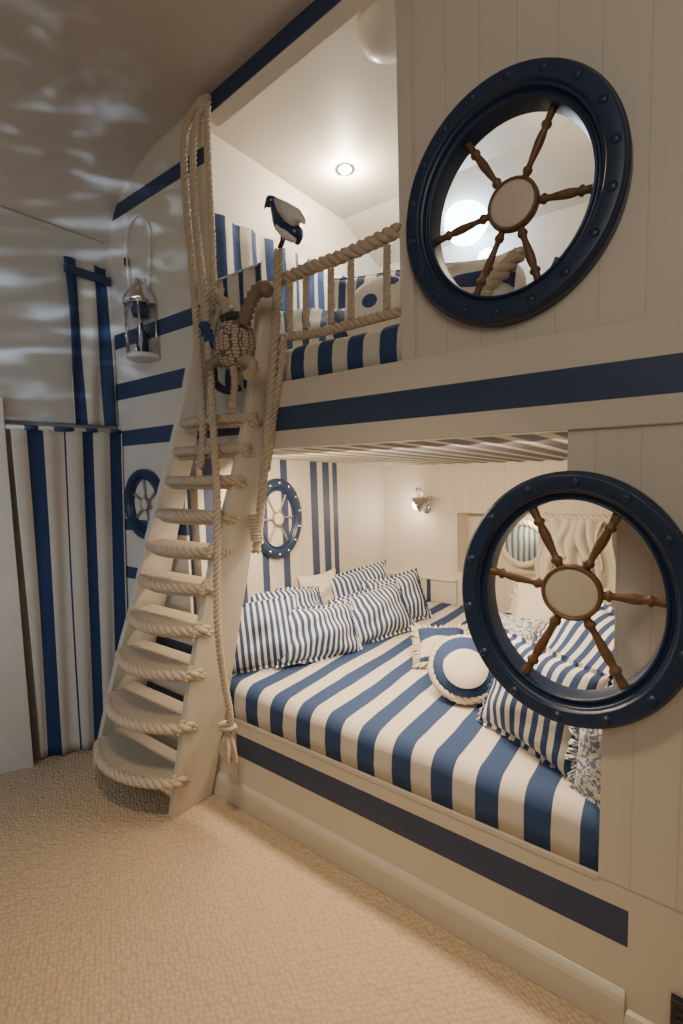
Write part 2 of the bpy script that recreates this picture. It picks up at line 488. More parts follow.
UC = (-.392, 1.961); UIX, UIZ, UOX, UOZ = .188, .210, .257, .279
LC = (-.243, 1.030); LIX, LIZ, LOX, LOZ = .190, .234, .257, .300
panel_with_hole('upper_panel', [(-.683, 1.642), (RX, 1.642), (RX, 2.80), (-.683, 2.80)], UC, UIX * 1.05, UIZ * 1.05, 0, .03, M['panel'], bk)
MB().box((-.683, -.005, 1.642), (-.640, .0, 2.74)).build('stile', M['cream'], bk, bevel=.002)
arc = []
for k in range(41):
    a = -math.acos(min(1, (-.172 - LC[0]) / LIX)) + k / 40 * (math.acos((-.252 - LC[0]) / LIX) + math.acos((-.172 - LC[0]) / LIX))
    arc.append((LC[0] + LIX * 1.04 * math.cos(a), 0, LC[1] + LIZ * 1.04 * math.sin(a)))
m = MB(); m.prism([(-.172, -.003, .362)] + [(p[0], -.003, p[2]) for p in arc] + [(-.252, -.003, 1.422), (RX, -.003, 1.422), (RX, -.003, .362)], (0, .035, 0)); m.build('lower_panel', M['panel'], bk)
MB().box((-.165, .12, .366), (.84, .15, 1.42)).build('partition', M['partition'], bk)

# ------------------------------------------------------------------ portholes with ship's wheels
def ring_mesh(c, ax, bx, ix, iz, ox, oz, th):
    """moulded oval ring around axis ax (towards the viewer)"""
    c = Vector(c); ax = Vector(ax); bx = Vector(bx); bz = V(0, 0, 1)
    prof = [(0, -.8), (0, .50), (.005, .52), (.03, .60), (.10, .60), (.13, .46), (.14, .44), (.21, .44), (.22, .46), (.25, .74), (.26, .76), (.32, .78), (.34, .82), (.37, .96), (.39, .99), (.41, 1.0), (.83, 1.0), (.85, .995), (.88, .96), (.93, .80), (.94, .74), (.95, .70), (.99, .66), (1.0, .62), (1.0, .55), (1.0, 0)]
    n = 120; m = MB(); vs = []; fs = []; k_ = len(prof)
    for i in range(n):
        a = 2 * PI * i / n
        for t, h in prof:
            rx = ix + (ox - ix) * t; rz = iz + (oz - iz) * t
            vs.append(c + bx * (rx * math.cos(a)) + bz * (rz * math.sin(a)) + ax * (h * th))
    for i in range(n):
        for j in range(k_ - 1): fs.append((i * k_ + j, ((i + 1) % n) * k_ + j, ((i + 1) % n) * k_ + j + 1, i * k_ + j + 1))
    return m.add(vs, fs)

SPK = [(0, .9), (.06, .9), (.10, 1.25), (.14, 1.25), (.17, .8), (.24, .75), (.36, .95), (.5, 1.15), (.62, 1.05), (.70, .8), (.74, 1.3), (.78, 1.3), (.81, .85), (.9, .95), (.97, 1.05), (1, .9)]
def porthole(c, ax, bx, ix, iz, ox, oz, th, angles, hub_r, spoke_r, label, group, nb, bolt_r, boltmat, wood, hubmat, pane=None, hub_off=(0, 0), wheel_off=.005):
    c = Vector(c); ax = Vector(ax); bx = Vector(bx); bz = V(0, 0, 1)
    t = thing('porthole', label, 'porthole', c - bz * oz, group)
    ring_mesh(c, ax, bx, ix, iz, ox, oz, th).build('ring', M['navy'], t)
    mx, mz = ix + (ox - ix) * .64, iz + (oz - iz) * .64
    for k in range(nb):
        a = 2 * PI * (k + .35) / nb
        p = c + bx * (mx * math.cos(a)) + bz * (mz * math.sin(a)) + ax * (th - .001)
        h = bolt_r * .7
        MB().lathe([(bolt_r * 1.25, 0), (bolt_r * 1.25, h * .25), (bolt_r, h * .3), (bolt_r * .9, h * .75), (bolt_r * .5, h), (0, h * 1.02)], p, ax, 12).build('bolt', boltmat, t)
    hc = c + bx * hub_off[0] + bz * hub_off[1] + ax * wheel_off
    w = MB().lathe([(hub_r * .3, -.012), (hub_r * .93, -.012), (hub_r, -.006), (hub_r, .010), (hub_r * .96, .015), (hub_r * .89, .015), (hub_r * .87, .011), (hub_r * .86, .011)], hc, ax, 40).build('ship_wheel', wood, t)
    MB().lathe([(0, .0135), (hub_r * .5, .0132), (hub_r * .80, .012), (hub_r * .87, .0105), (hub_r * .87, .004)], hc, ax, 40).build('hub_cap', hubmat, w)
    for a in angles:
        a = math.radians(a)
        # reach from the hub to the oval's inner edge
        d = bx * math.cos(a) + bz * math.sin(a)
        A = (math.cos(a) / ix) ** 2 + (math.sin(a) / iz) ** 2
        Bq = 2 * (hub_off[0] * math.cos(a) / ix ** 2 + hub_off[1] * math.sin(a) / iz ** 2)
        Cq = (hub_off[0] / ix) ** 2 + (hub_off[1] / iz) ** 2 - 1
        L = (-Bq + math.sqrt(Bq * Bq - 4 * A * Cq)) / (2 * A)
        s0 = hub_r * .94; pr = [(r_ * spoke_r, s0 + q * (L - s0 + .002)) for q, r_ in SPK]
        MB().lathe([(0, pr[0][1])] + pr + [(0, pr[-1][1])], hc, d, 14).build('spoke', wood, w)
    if pane:
        m = MB(); n = 64
        pc = c - ax * .012
        m.add([pc + bx * (ix * math.cos(2 * PI * k / n)) + bz * (iz * math.sin(2 * PI * k / n)) for k in range(n)], [tuple(range(n))], False)
        m.build('pane', pane, t)
    return t

def ang(hub, pts, y):
    h = at_y(*hub, y); out = []
    for p in pts:
        q = at_y(*p, y) - h; out.append(math.degrees(math.atan2(q.z, q.x)))
    return out
FR, XA = (0, -1, 0), (1, 0, 0)
la = ang((575, 590), [(540, 515), (617, 520), (665, 600), (625, 680), (530, 668), (493, 568)], 0)
porthole((LC[0], 0, LC[1]), FR, XA, LIX, LIZ, LOX, LOZ, .045, la, .066, .0105, 'large navy porthole ring with oak wheel overhanging the lower bunk', 'large portholes in the bunk front', 14, .0095, M['navy'], M['wood'], M['hub'], None, (.006, .018), .012)
ua = ang((511, 205), [(552, 105), (595, 187), (530, 262), (470, 150), (437, 240), (478, 285)], 0)
porthole((UC[0], 0, UC[1]), FR, XA, UIX, UIZ, UOX, UOZ, .045, ua, .060, .0095, 'large navy porthole ring with glazed oak wheel beside the upper bunk', 'large portholes in the bunk front', 18, .0085, M['navy'], M['wood'], M['hub'], M['glass'], (.010, .0), -.012)
porthole((-1.998, 0, 1.215), FR, XA, .105, .112, .150, .158, .03, [35, 95, 155, 215, 275, 335], .03, .006, 'small navy porthole mirror on the striped wall left of the ladder', None, 14, .006, M['navy'], M['palewood'], M['hub'], M['mirror'])
porthole((XE, .512, 1.11), (1, 0, 0), (0, 1, 0), .112, .140, .170, .200, .025, [0, 60, 120, 180, 240, 300], .036, .0055, 'small navy porthole with open wheel on the bunk end wall above pillows', None, 14, .006, M['chrome'], M['palewood'], M['hub'])

# ------------------------------------------------------------------ ropes
def rope(name, label, pts, R, group=None, extra=None):
    t = MB().rope(pts, R)
    if extra: extra(t)
    o = t.build(name, M['rope']); rebase(o); return tag(o, label, 'rope', group)

# ladder -------------------------------------------------------------
lad = thing('ladder', 'cream ship ladder with ten half-round rope-covered treads leaning on the bunk', 'ladder', (-1.8, -.15, 0))
RF = [((172, 823), -.210), ((178, 775), -.205), ((188, 700), -.19), ((200, 630), -.173), ((215, 552), -.14), ((234, 481), -.11), ((249, 410), -.085), ((257, 345), -.07), ((264, 282), -.055)]
RR = [((212, 800), -.03), ((216, 772), -.03), ((230, 690), -.022), ((240, 625), -.02), ((252, 552), -.016), ((262, 481), -.016), ((267, 410), -.016), ((273, 345), -.016), ((280, 280), -.016)]
F3 = [at_y(*p, y) for p, y in RF]; R3 = [at_y(*p, y) for p, y in RR]
F3[0].z = 0; R3[0].z = 0
def stringer(F, R, th, name='stringer'):
    m = MB(); n = len(F); vs = []; fs = []
    for a, b_ in zip(F, R):
        vs += [a, b_, b_ + V(th, 0, 0), a + V(th, 0, 0)]
    for i in range(n - 1):
        o = 4 * i
        for k in range(4): fs.append((o + k, o + (k + 1) % 4, o + 4 + (k + 1) % 4, o + 4 + k))
    fs += [(3, 2, 1, 0), (4 * n - 4, 4 * n - 3, 4 * n - 2, 4 * n - 1)]
    m.add(vs, fs, False); return m.build(name, M['cream'], lad, bevel=.003)
stringer(F3, R3, -.028)
LF = [((96, 748), -.205), ((108, 690), -.195), ((120, 640), -.18), ((131, 601), -.165), ((146, 534), -.14), ((163, 472), -.115), ((180, 400), -.09), ((190, 345), -.075), ((206, 288), -.06)]
L3 = [at_y(*p, y) for p, y in LF]
L3 = [p + V(.022, 0, 0) for p in L3]; dz = L3[1] - L3[0]; L3.insert(0, L3[0] - dz * (L3[0].z / dz.z))
LR3 = []
for p in L3:
    # rear edge: same height, set back as on the right stringer
    k = min(max(p.z / 2.0, 0), 1)
    LR3.append(V(p.x + .02 + .01 * k, -.03 + .014 * k, p.z))
stringer(L3, LR3, -.028)

RE = [(183, 787), (193, 733), (203, 679), (207, 634), (214, 592), (221, 553), (229, 517), (234, 481), (241, 450), (247, 420)]
LE = [(96, 745), (108, 690), (118, 645), (129, 607), (136, 572), (144, 541), (152, 510), (160, 478), (169, 448), (176, 417)]
def on_poly(P, z):
    for a, b_ in zip(P, P[1:]):
        if a.z <= z <= b_.z: return a.lerp(b_, (z - a.z) / (b_.z - a.z))
    return P[-1]
TZ = [.17, .40, .615, .785, .94, 1.072, 1.197, 1.322, 1.428, 1.53]
BOW = [.135, .125, .115, .105, .09, .08, .07, .06, .05, .045]
for i, z in enumerate(TZ):
    a = on_poly(L3, z); c = on_poly(F3, z); c = c + V(-.028, 0, 0)
    ar = on_poly(LR3, z); cr = on_poly(R3, z) + V(-.028, 0, 0)
    n = 18; top = []
    for k in range(n + 1):
        t = k / n; p = (a + V(.052, 0, 0)).lerp(c + V(.030, 0, 0), t); bow = BOW[i] * .86 * (math.sin(PI * min(1, t * .93 + .07)) ** .7)
        top.append(V(p.x, p.y - bow + .004, z))
    rear = [cr + V(0, -.065, 0), ar + V(0, -.065, 0)]
    rear = [V(p.x, p.y, z) for p in rear]
    m = MB(); ol = top + rear; m.prism([p - V(0, 0, .016) for p in ol], (0, 0, .032))
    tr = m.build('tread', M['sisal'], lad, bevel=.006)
    e = MB(); pts = [top[0] + V(0, .03, 0)] + top + [top[-1] + V(0, .03, 0)]
    e.rope(pts, .0215 - .0004 * i, pitch=4.2, smooth=False)
    e.rope([p + V(0, .018, -.018) for p in pts], .015, pitch=4.4, smooth=False)
    e.build('rope_edging', M['rope'], tr)
    # bound rope end by the right-hand stringer
    if i > 5: continue
    q = top[-1]; MB().rope([q + V(-.014, -.028, -.018), q + V(-.006, -.01, .022), q + V(-.012, .03, .026)], .013).build('rope_binding', M['rope'], tr)

# hanging ropes -------------------------------------------------------
def pth(lst): return [at_y(x, y, d) for x, y, d in lst]
GR = 'ropes hanging from the ceiling beam'
rope('hanging_rope', 'leftmost jute rope hanging from the beam down the ladder side to mid height',
     pth([(204, 98, -.03), (190, 118, -.07), (184, 145, -.09), (186, 200, -.10), (192, 265, -.11), (197, 330, -.12), (202, 400, -.14), (203, 440, -.15), (200, 468, -.16)]), .0135, GR)
def tassel(m):
    b0 = at_y(228, 733, -.11)
    for k in range(26):
        a = random.uniform(0, 6.3); r_ = random.uniform(.006, .038)
        e = b0 + V(math.cos(a) * r_, math.sin(a) * r_ * .7, random.uniform(-.125, -.07))
        m.rope([b0 + V(0, 0, .02), b0.lerp(e, .5) + V(math.cos(a) * .01, math.sin(a) * .008, 0), e], .0065, n=5)
    m.rope([b0 + V(-.02, -.02, .02), b0 + V(.024, -.014, .03), b0 + V(.02, .02, .02), b0 + V(-.018, .018, .028), b0 + V(-.02, -.02, .036), b0 + V(.022, -.01, .046)], .009)
rope('hanging_rope', 'longest jute rope running past the treads to a frayed tassel near the floor',
     pth([(207, 96, -.02), (196, 125, -.06), (193, 165, -.08), (197, 230, -.10), (204, 290, -.115), (209, 350, -.13), (213, 420, -.16), (217, 500, -.18), (217, 560, -.19), (218, 630, -.19), (224, 680, -.15), (230, 715, -.12), (228, 735, -.11)]), .0135, GR, tassel)
rope('hanging_rope', 'shorter jute rope hanging at the left edge of the upper bunk opening',
     pth([(208, 97, -.02), (207, 125, -.03), (209, 180, -.035), (212, 235, -.04), (213, 285, -.045), (211, 312, -.05)]), .0135, GR)
def whip(m):
    for z in np.linspace(0, .09, 9):
        p = at_y(257, 540, -.035) + V(0, 0, z); n = 12
        m.tube([p + V(math.cos(a) * .018, math.sin(a) * .018, 0) for a in np.linspace(0, 2 * PI, n)], .006, 6, False)
rope('post_rope', 'thick jute rope running down the right edge of the ladder to a whipped end',
     pth([(279, 250, -.035), (277, 300, -.035), (274, 350, -.036), (270, 400, -.036), (266, 450, -.036), (261, 505, -.035), (256, 552, -.035)]), .0165, None, whip)
rope('post_rope', 'second jute rope tucked behind the post rope beside the upper mattress',
     pth([(284, 338, -.022), (281, 370, -.022), (276, 400, -.022), (271, 440, -.022), (267, 470, -.022)]), .013)

# rope guard rail ------------------------------------------------------
gr = thing('rope_rail', 'thick jute rope guard rail with five uprights along the upper mattress', 'guard rail', (-.9, 0, 1.78))
MB().rope(pth([(279, 281, .0), (310, 268, .0), (350, 253, .0), (401, 229, .0)]), .0215).build('top_rail', M['rope'], gr)
MB().rope(pth([(279, 338, .0), (320, 332, .0), (360, 322, .0), (401, 311, .0)]), .016).build('bottom_rail', M['rope'], gr)
for x, yt, yb in ((290, 282, 332), (306, 276, 329), (331, 269, 324), (351, 260, 320), (387, 246, 310)):
    MB().rope([at_y(x, yt, .0), at_y(x, yb, .0)], .0115).build('baluster', M['rope'], gr)

# ------------------------------------------------------------------ mattresses
def mattress(name, label, lo, hi, mat, rad):
    x0, y0, z0 = lo; x1, y1, z1 = hi
    # cross-section rounded along the front edge, extruded in x with soft sag
    prof = [(y0, z0)]
    prof += [(y0 - .004, z0 + (z1 - z0) * .35)]
    for k in range(9):
        a = PI / 2 * k / 8; prof.append((y0 + rad * (1 - math.cos(a)), z1 - rad + rad * math.sin(a)))
    for k in range(1, 13): prof.append((y0 + rad + (y1 - y0 - rad) * k / 12, z1 + .006 * math.sin(PI * k / 12)))
    prof.append((y1, z0))
    m = MB(); nx = 60; vs = []; fs = []; n = len(prof)
    for i in range(nx + 1):
        x = x0 + (x1 - x0) * i / nx
        for y, z in prof:
            vs.append((x, y, z + (0.003 * math.sin(x * 17 + y * 9) if z > z0 + .01 else 0)))
    for i in range(nx):
        for j in range(n - 1): fs.append((i * n + j, (i + 1) * n + j, (i + 1) * n + j + 1, i * n + j + 1))
        fs.append((i * n, i * n + n - 1, (i + 1) * n + n - 1, (i + 1) * n))
    fs += [tuple(range(n)), tuple(reversed(range(nx * n, nx * n + n)))]
    m.add(vs, fs); o = m.build(name, mat); rebase(o); return tag(o, label, 'mattress')
mattress('mattress', 'wide navy and cream striped mattress on the lower bunk', (-1.695, .004, .3665), (-.168, 1.50, .505), M['mat_low'], .055)
mattress('mattress', 'navy and cream striped mattress on the upper bunk behind the rope rail', (-1.45, .018, 1.6425), (.1, 1.2, 1.765), M['mat_up'], .05)

# ------------------------------------------------------------------ cushions
def pillow_mesh(w, h, t, n=26, seed=0, pinch=.10):
    rnd = random.Random(seed); ph = [rnd.uniform(0, 6.3) for _ in range(6)]
    m = MB(); vs = []; fs = []
    def P(u_, v_, s_):
        x = u_ * (1 - pinch * (1 - v_ * v_)); z = v_ * (1 - pinch * (1 - u_ * u_))
        q = max(0, (1 - abs(u_) ** 2.6)) ** .55 * max(0, (1 - abs(v_) ** 2.6)) ** .55
        wr = 1 + .10 * math.sin(5 * u_ + ph[0] + 2 * v_) + .08 * math.sin(7 * v_ + ph[1] - 3 * u_) + .05 * math.sin(13 * u_ * v_ + ph[2])
        return V(x * w / 2, s_ * t / 2 * q * wr, z * h / 2 + h / 2 + .01 * math.sin(3 * u_ + ph[3]) * h)
    for s_ in (-1, 1):
        o = len(vs)
        for i in range(n + 1):
            for j in range(n + 1): vs.append(P(-1 + 2 * i / n, -1 + 2 * j / n, s_))
        for i in range(n):
            for j in range(n):
                a = o + i * (n + 1) + j; fs.append((a, a + n + 1, a + n + 2, a + 1))
    m.add(vs, fs)
    edge = [P(-1 + 2 * i / n, -1, 1) for i in range(n)] + [P(1, -1 + 2 * i / n, 1) for i in range(n)] + [P(1 - 2 * i / n, 1, 1) for i in range(n)] + [P(-1, 1 - 2 * i / n, 1) for i in range(n)]
    return m, edge

def ruffle(edge, width, amp, k=.5):
    c = sum(edge, V(0, 0, 0)) / len(edge); n = len(edge) * 2; pts = []
    for i in range(n):
        a = edge[(i // 2) % len(edge)]; b_ = edge[((i + 1) // 2) % len(edge)]; pts.append((a + b_) / 2)
    m = MB(); vs = []; fs = []
    for i, p in enumerate(pts):
        d = (p - c).normalized(); vs += [p - d * .006, p + d * width + V(0, amp * math.sin(i * 1.9) + amp * .6 * math.sin(i * .83), 0)]
    for i in range(n):
        q = (i + 1) % n; fs.append((2 * i, 2 * q, 2 * q + 1, 2 * i + 1))
    return m.add(vs, fs)

def fringe(edge, L, R=.004):
    c = sum(edge, V(0, 0, 0)) / len(edge); m = MB()
    for i, p in enumerate(edge):
        for q in (0, .5):
            a = p.lerp(edge[(i + 1) % len(edge)], q); d = (a - c).normalized()
            e = a + d * L * random.uniform(.7, 1.1) + V(random.uniform(-.01, .01), random.uniform(-.012, .012), random.uniform(-.01, .01))
            m.tube([a - d * .008, a.lerp(e, .5) + V(0, random.uniform(-.006, .006), 0), e], [R, R, R * .7], 5)
    return m

def place(o, base, yaw, lean, roll=0.0):
    # local -y faces the viewer; lean tips the top backwards (+y local)
    o.matrix_world = Matrix.Translation(base) @ Matrix.Rotation(yaw, 4, 'Z') @ Matrix.Rotation(-lean, 4, 'X') @ Matrix.Rotation(roll, 4, 'Y')

_seed = [1]
def pillow(label, base, yaw, lean, w, h, t, mat, trim='ruffle', roll=0.0, group=None, tmat=None, name='pillow', cat='pillow'):
    _seed[0] += 1
    m, edge = pillow_mesh(w, h, t, seed=_seed[0])
    o = m.build(name, mat); place(o, Vector(base), math.radians(yaw), math.radians(lean), math.radians(roll)); tag(o, label, cat, group)
    if trim == 'ruffle': ruffle(edge, .016, .006).build('ruffle', tmat or mat, o, local=True)
    elif trim == 'fringe': fringe(edge, .03).build('fringe', tmat or M['rope'], o, local=True)
    elif trim == 'piping': 
        MB().tube(edge + [edge[0]], .005, 6, False).build('piping', tmat or mat, o, local=True)
    return o
GP = 'ticking pillows heaped at the head of the lower bunk'
MT = .512
# yaw 90 = facing +x (towards the camera side of the bed)
pillow('ticking pillow nearest the ladder, at the front left of the heap', (-1.475, .16, MT), 48, 26, .36, .285, .17, M['ticking'], group=GP, roll=-4)
pillow('ticking pillow in the middle of the front row, its lower edge on the mattress', (-1.32, .38, MT), 68, 32, .41, .245, .17, M['ticking'], group=GP, roll=5)
pillow('ticking pillow right of the middle one in the front row', (-1.23, .74, MT), 62, 32, .40, .255, .17, M['ticking'], group=GP, roll=-7)
pillow('ticking pillow at the far right end of the front row', (-1.26, .99, MT), 56, 22, .34, .265, .15, M['ticking'], group=GP, roll=-6)
pillow('ticking pillow lying back against the end wall under the small porthole', (-1.58, .45, MT + .06), 74, 34, .46, .22, .14, M['ticking'], group=GP, roll=6)
pillow('ticking pillow standing tallest at the back beside the corner', (-1.50, .97, MT + .06), 64, 16, .42, .215, .14, M['ticking'], group=GP, roll=-7)
pillow('plain beige pillow peeping out between the two rear ticking pillows', (-1.62, .76, MT + .07), 80, 12, .26, .21, .10, M['creamfab'], 'piping')
# scatter cushions in the middle
def round_cushion(label, base, yaw, lean, R, t, mat, rim, panel):
    m = MB(); n = 20; prof = []
    for k in range(n + 1):
        a = PI * k / n; prof.append((R * math.sin(a) ** .7, -math.cos(a) * t / 2))
    m.lathe(prof, (0, 0, R), (0, -1, 0), 40)
    o = m.build('round_cushion', mat); place(o, Vector(base), math.radians(yaw), math.radians(lean)); tag(o, label, 'cushion')
    if rim:
        MB().rope([V(math.cos(a) * R, 0, R + math.sin(a) * R) for a in np.linspace(0, 2 * PI, 40)], .017, smooth=False).build('rope_rim', M['rope_white'], o, local=True)
    if panel:
        # cream disc sewn on the face
        p = MB(); r2 = R * .66
        pr = [(r2 * k / 8, t / 2 * .86 + .016 * (1 - (k / 8) ** 4)) for k in range(9)]
        p.lathe(pr, (0, 0, R * .80), (0, -1, 0), 36); p.build('face_disc', M['creamfab'], o, local=True)
    return o
M['rope_white'] = rope_mat('cotton_rope', (.80, .72, .60))
round_cushion('round navy cushion with cream disc and thick cotton rope rim on the mattress', at_z(466, 700, MT + .02), 24, 48, .118, .13, M['navyfab'], True, True)
o = pillow('navy and cream banded cushion with cotton fringe behind the round one', at_z(444, 664, MT + .02), 30, 60, .21, .19, .11, stripes('broad_band', 2, .16, off=.10, duty=.5, world=False), 'fringe', tmat=M['rope_white'])
# right-hand group, partly behind the large lower porthole
GQ = 'pillows at the foot of the lower bunk'
pillow('wide-striped ticking pillow below the lower porthole ring, leaning at the front', (-.400, .180, MT), -24, 18, .36, .30, .12, M['ticking_wide'], roll=4, group=GQ)
pillow('wide-striped ticking pillow seen through the lower porthole, behind the front one', (-.39, .42, MT + .0), -22, 34, .42, .42, .13, M['ticking_wide'], roll=16, group=GQ)
pillow('ticking pillow at the right inside the lower porthole, tucked by the partition', (-.30, .62, MT + .0), -26, 24, .24, .33, .11, M['ticking'], roll=75 * 0, group=GQ)
pillow('blue scroll-print cushion with frayed fringe squeezed against the panel edge', (-.196, .062, MT - .012), -24, 6, .105, .235, .055, M['pattern'], 'fringe', group=GQ, tmat=M['pattern'])
pillow('small blue scroll-print pillow left of the striped one inside the porthole', (-.62, .72, MT), -10, 24, .20, .21, .09, M['pattern'], 'ruffle', group=GQ)
pillow('cream fringed pillow at the back inside the lower porthole', (-.50, .86, MT), -14, 18, .40, .33, .12, M['creamfab'], 'fringe', group=GQ, tmat=M['rope_white'])
# upper bunk
GU = 'cushions on the upper bunk'
UM = 1.772
pillow('blue and white print pillow at the left end of the upper mattress', (-1.22, .30, UM), 38, 40, .42, .33, .13, stripes('brush_stripe', 0, .07, duty=.4, world=False, c=(.8, .79, .76), n=(.09, .16, .33), wob=.06), 'piping', group=GU)
pillow('navy pillow between the rope uprights of the upper bunk', (-1.11, .36, UM), 25, 25, .20, .24, .10, M['navyfab'], 'piping', group=GU)
round_cushion('round cream cushion with navy spots behind the rope rail', (-.96, .34, UM), 20, 16, .15, .13, M['spot'], False, False)
pillow('tall striped bolster cushion standing behind the round upper cushion', (-1.16, .62, UM), 20, 6, .44, .44, .10, stripes('bolster_stripe', 0, .085, duty=.42, world=False), 'piping', group=GU)
# seen low in the upper porthole
pillow('white and navy cushion low in the upper porthole at its left', (-.63, .40, UM), 10, 15, .26, .30, .11, stripes('spot_stripe', 2, .13, off=.03, duty=.4, world=False, c=(.8, .79, .76)), 'piping', group=GU)
pillow('navy cushion low in the upper porthole at its right', at_y(540, 292, .48) - V(0, 0, .12), -25, 20, .15, .25, .08, M['navyfab'], 'piping', group=GU, roll=14)
round_cushion('round cream cushion with navy spots low in the upper porthole below the globes', at_y(492, 285, .62) - V(0, 0, .12), 5, 14, .115, .10, M['spot'], False, False)
rope('coiled_rope', 'loose jute rope laid diagonally behind the glass of the upper porthole', [at_y(470, 318, .36), at_y(482, 297, .38), at_y(496, 279, .41), at_y(510, 263, .44), at_y(521, 252, .47)], .028)

# ------------------------------------------------------------------ curtains
def curtain(name, label, grid_fn, nu, nv, mat, parent=None):
    m = MB(); m.grid(grid_fn, nu, nv); return m
def ycoords(pxs, y, x): return [at_x(p, y, x).y for p in pxs]
def curtain_mat():
    t = NT('curtain_fabric'); uv = t.node('ShaderNodeUVMap'); sp = t.node('ShaderNodeSeparateXYZ'); t.l.new(uv.outputs[0], sp.inputs[0])
    acc = None
    for lo, hi in ((.12, .255), (.437, .452), (.60, .705), (.87, .985)):
        q = t.band(sp.outputs[0], lo, hi); acc = q if acc is None else t.math('MAXIMUM', acc, q)
    o, _ = t.coords(); f = t.noise(o, 40, 3)
    base = t.mix(f, (.53, .49, .42), (.61, .57, .49)); t.bump(t.noise(o, 300, 2), .2, .003)
    return t.set(t.mix(acc, base, (.025, .045, .11)), .85, spec=.2)
M['curtain'] = curtain_mat()
ct = thing('curtain', 'long navy and cream striped curtain hanging to the carpet on the left wall', 'curtain', (-2.3, -.22, .0))
C00 = V(-2.178, -.456, 1.545); C10 = V(-2.178, -.004, 1.545); C01 = at_z(38, 757, .012); C11 = V(-2.29, -.012, .012)
def cf(u_, v_):
    p = C00.lerp(C10, u_).lerp(C01.lerp(C11, u_), v_)
    return p + V(.010 * math.sin(u_ * 26 + v_ * 1.2) * (.4 + .6 * v_) + .012, .010 * math.sin(v_ * 3 + u_ * 9) * v_ * (1 - u_), 0)
m = MB(); m.grid(cf, 90, 30); co_ = m.build('cloth', M['curtain'], ct, solid=.004)
uvl = co_.data.uv_layers.new(name='UVMap')
for lp in co_.data.loops:
    i = lp.vertex_index; uvl.data[lp.index].uv = ((i // 31) / 90, (i % 31) / 30)
m = MB(); m.tube([V(-2.168, -.47, 1.548), V(-2.168, -.004, 1.548)], .009, 10); m.build('rail', M['cream'], ct)
for y0, y1 in ((-.41, -.36), (-.30, -.22), (-.17, -.12), (-.06, -.01)):
    MB().tube([V(-2.168, y0, 1.548), V(-2.168, y1, 1.548)], .0105, 10).build('rail_sleeve', M['navypaint'], ct)
yb = ycoords((71, 83, 100, 112), 380, -2.2)
M['strip'] = zbands('strip_fabric', [(yb[0], yb[1]), (yb[2], yb[3])], axis=1, c=(.60, .56, .48), n=(.025, .048, .12), rough=.85)
st = thing('wall_hanging', 'narrow navy and cream striped fabric strip with strap on the upper left wall', 'fabric strip', (-2.19, -.09, 1.57))
def sf(u_, v_):
    z = 2.275 - .70 * v_; y = -.196 + .192 * u_
    return V(-2.188 + .007 * math.sin(u_ * 13 + v_ * 3), y + .006 * math.sin(v_ * 5), z)
m = MB(); m.grid(sf, 40, 24); m.build('cloth', M['strip'], st, solid=.003)
MB().prism([(-2.18, -.205, 2.238), (-2.18, -.008, 2.232), (-2.18, -.008, 2.196), (-2.18, -.205, 2.204)], (.022, 0, 0)).build('strap', M['navypaint'], st, bevel=.006)
# curtain on the end wall of the upper bunk
m = MB(); m.grid(lambda u_, v_: V(XE + .026 + .012 * math.sin(u_ * 62), .06 + 1.42 * u_, 2.432 - .66 * v_), 160, 8)
o = m.build('bunk_curtain', M['endfab'], solid=.003); rebase(o); tag(o, 'striped fabric hung on the end wall of the upper bunk', 'curtain')
# striped apron behind the ladder head
M['apron'] = stripes('apron_stripe', 0, .088, off=-1.445, duty=.42, wob=.02)
pa = [at_y(205, 286, .02), at_y(263, 263, .02)]
m = MB(); m.grid(lambda u_, v_: (lambda p: V(p.x, .018 + .006 * math.sin(u_ * 24), p.z + (1.66 - p.z) * v_))(pa[0].lerp(pa[1], u_)), 50, 8)
o = m.build('safety_apron', M['apron'], solid=.003); rebase(o); tag(o, 'striped fabric apron closing the gap behind the ladder head', 'fabric panel')
MB().tube([p + V(0, -.004, 0) for p in pa], .004, 6).build('hem_cord', M['white'], o)

# ------------------------------------------------------------------ lantern on the striped wall
ln = thing('lantern', 'glass wall lantern with chrome cap and large wire loop on striped wall', 'lantern', (-1.93, 0, 1.83))
lc = V(-1.878, -.050, 0)
loop = [V(-1.985, -.03, 2.08), V(-2.0, -.022, 2.25)] + [V(-1.915 - .09 * math.cos(a), -.02, 2.30 + .115 * math.sin(a)) for a in np.linspace(0, PI, 14)] + [V(-1.835, -.022, 2.22), V(-1.85, -.03, 2.10)]
MB().tube(smooth_path(loop, 4), .004, 8).build('wire_loop', M['white'], ln)
MB().box((-2.012, -.03, 2.24), (-2.0, -.012, 2.27)).build('hook', M['charcoal'], ln, bevel=.002)
MB().lathe([(0, 2.145), (.012, 2.145), (.016, 2.135), (.03, 2.12), (.062, 2.065), (.066, 2.045), (.0, 2.045)], lc, (0, 0, 1), 24).build('cap', M['chrome'], ln)
MB().lathe([(.05, 2.045), (.062, 2.01), (.064, 1.86), (.06, 1.842)], lc, (0, 0, 1), 28).build('glass', M['lantern_glass'], ln)
MB().lathe([(0, 1.822), (.062, 1.822), (.066, 1.827), (.066, 1.838), (.06, 1.843), (0, 1.843)], lc, (0, 0, 1), 28).build('base', M['white'], ln)
for k in range(4):
    a = PI / 4 + k * PI / 2
    MB().tube([lc + V(math.cos(a) * .069, math.sin(a) * .052, 1.84), lc + V(math.cos(a) * .069, math.sin(a) * .052, 2.045)], .004, 8).build('bar', M['chrome'], ln)
MB().lathe([(0, 1.843), (.024, 1.843), (.024, 1.93), (.010, 1.945), (.008, 1.97), (0, 1.97)], lc, (0, 0, 1), 16).build('candle', M['navyglaze'], ln)
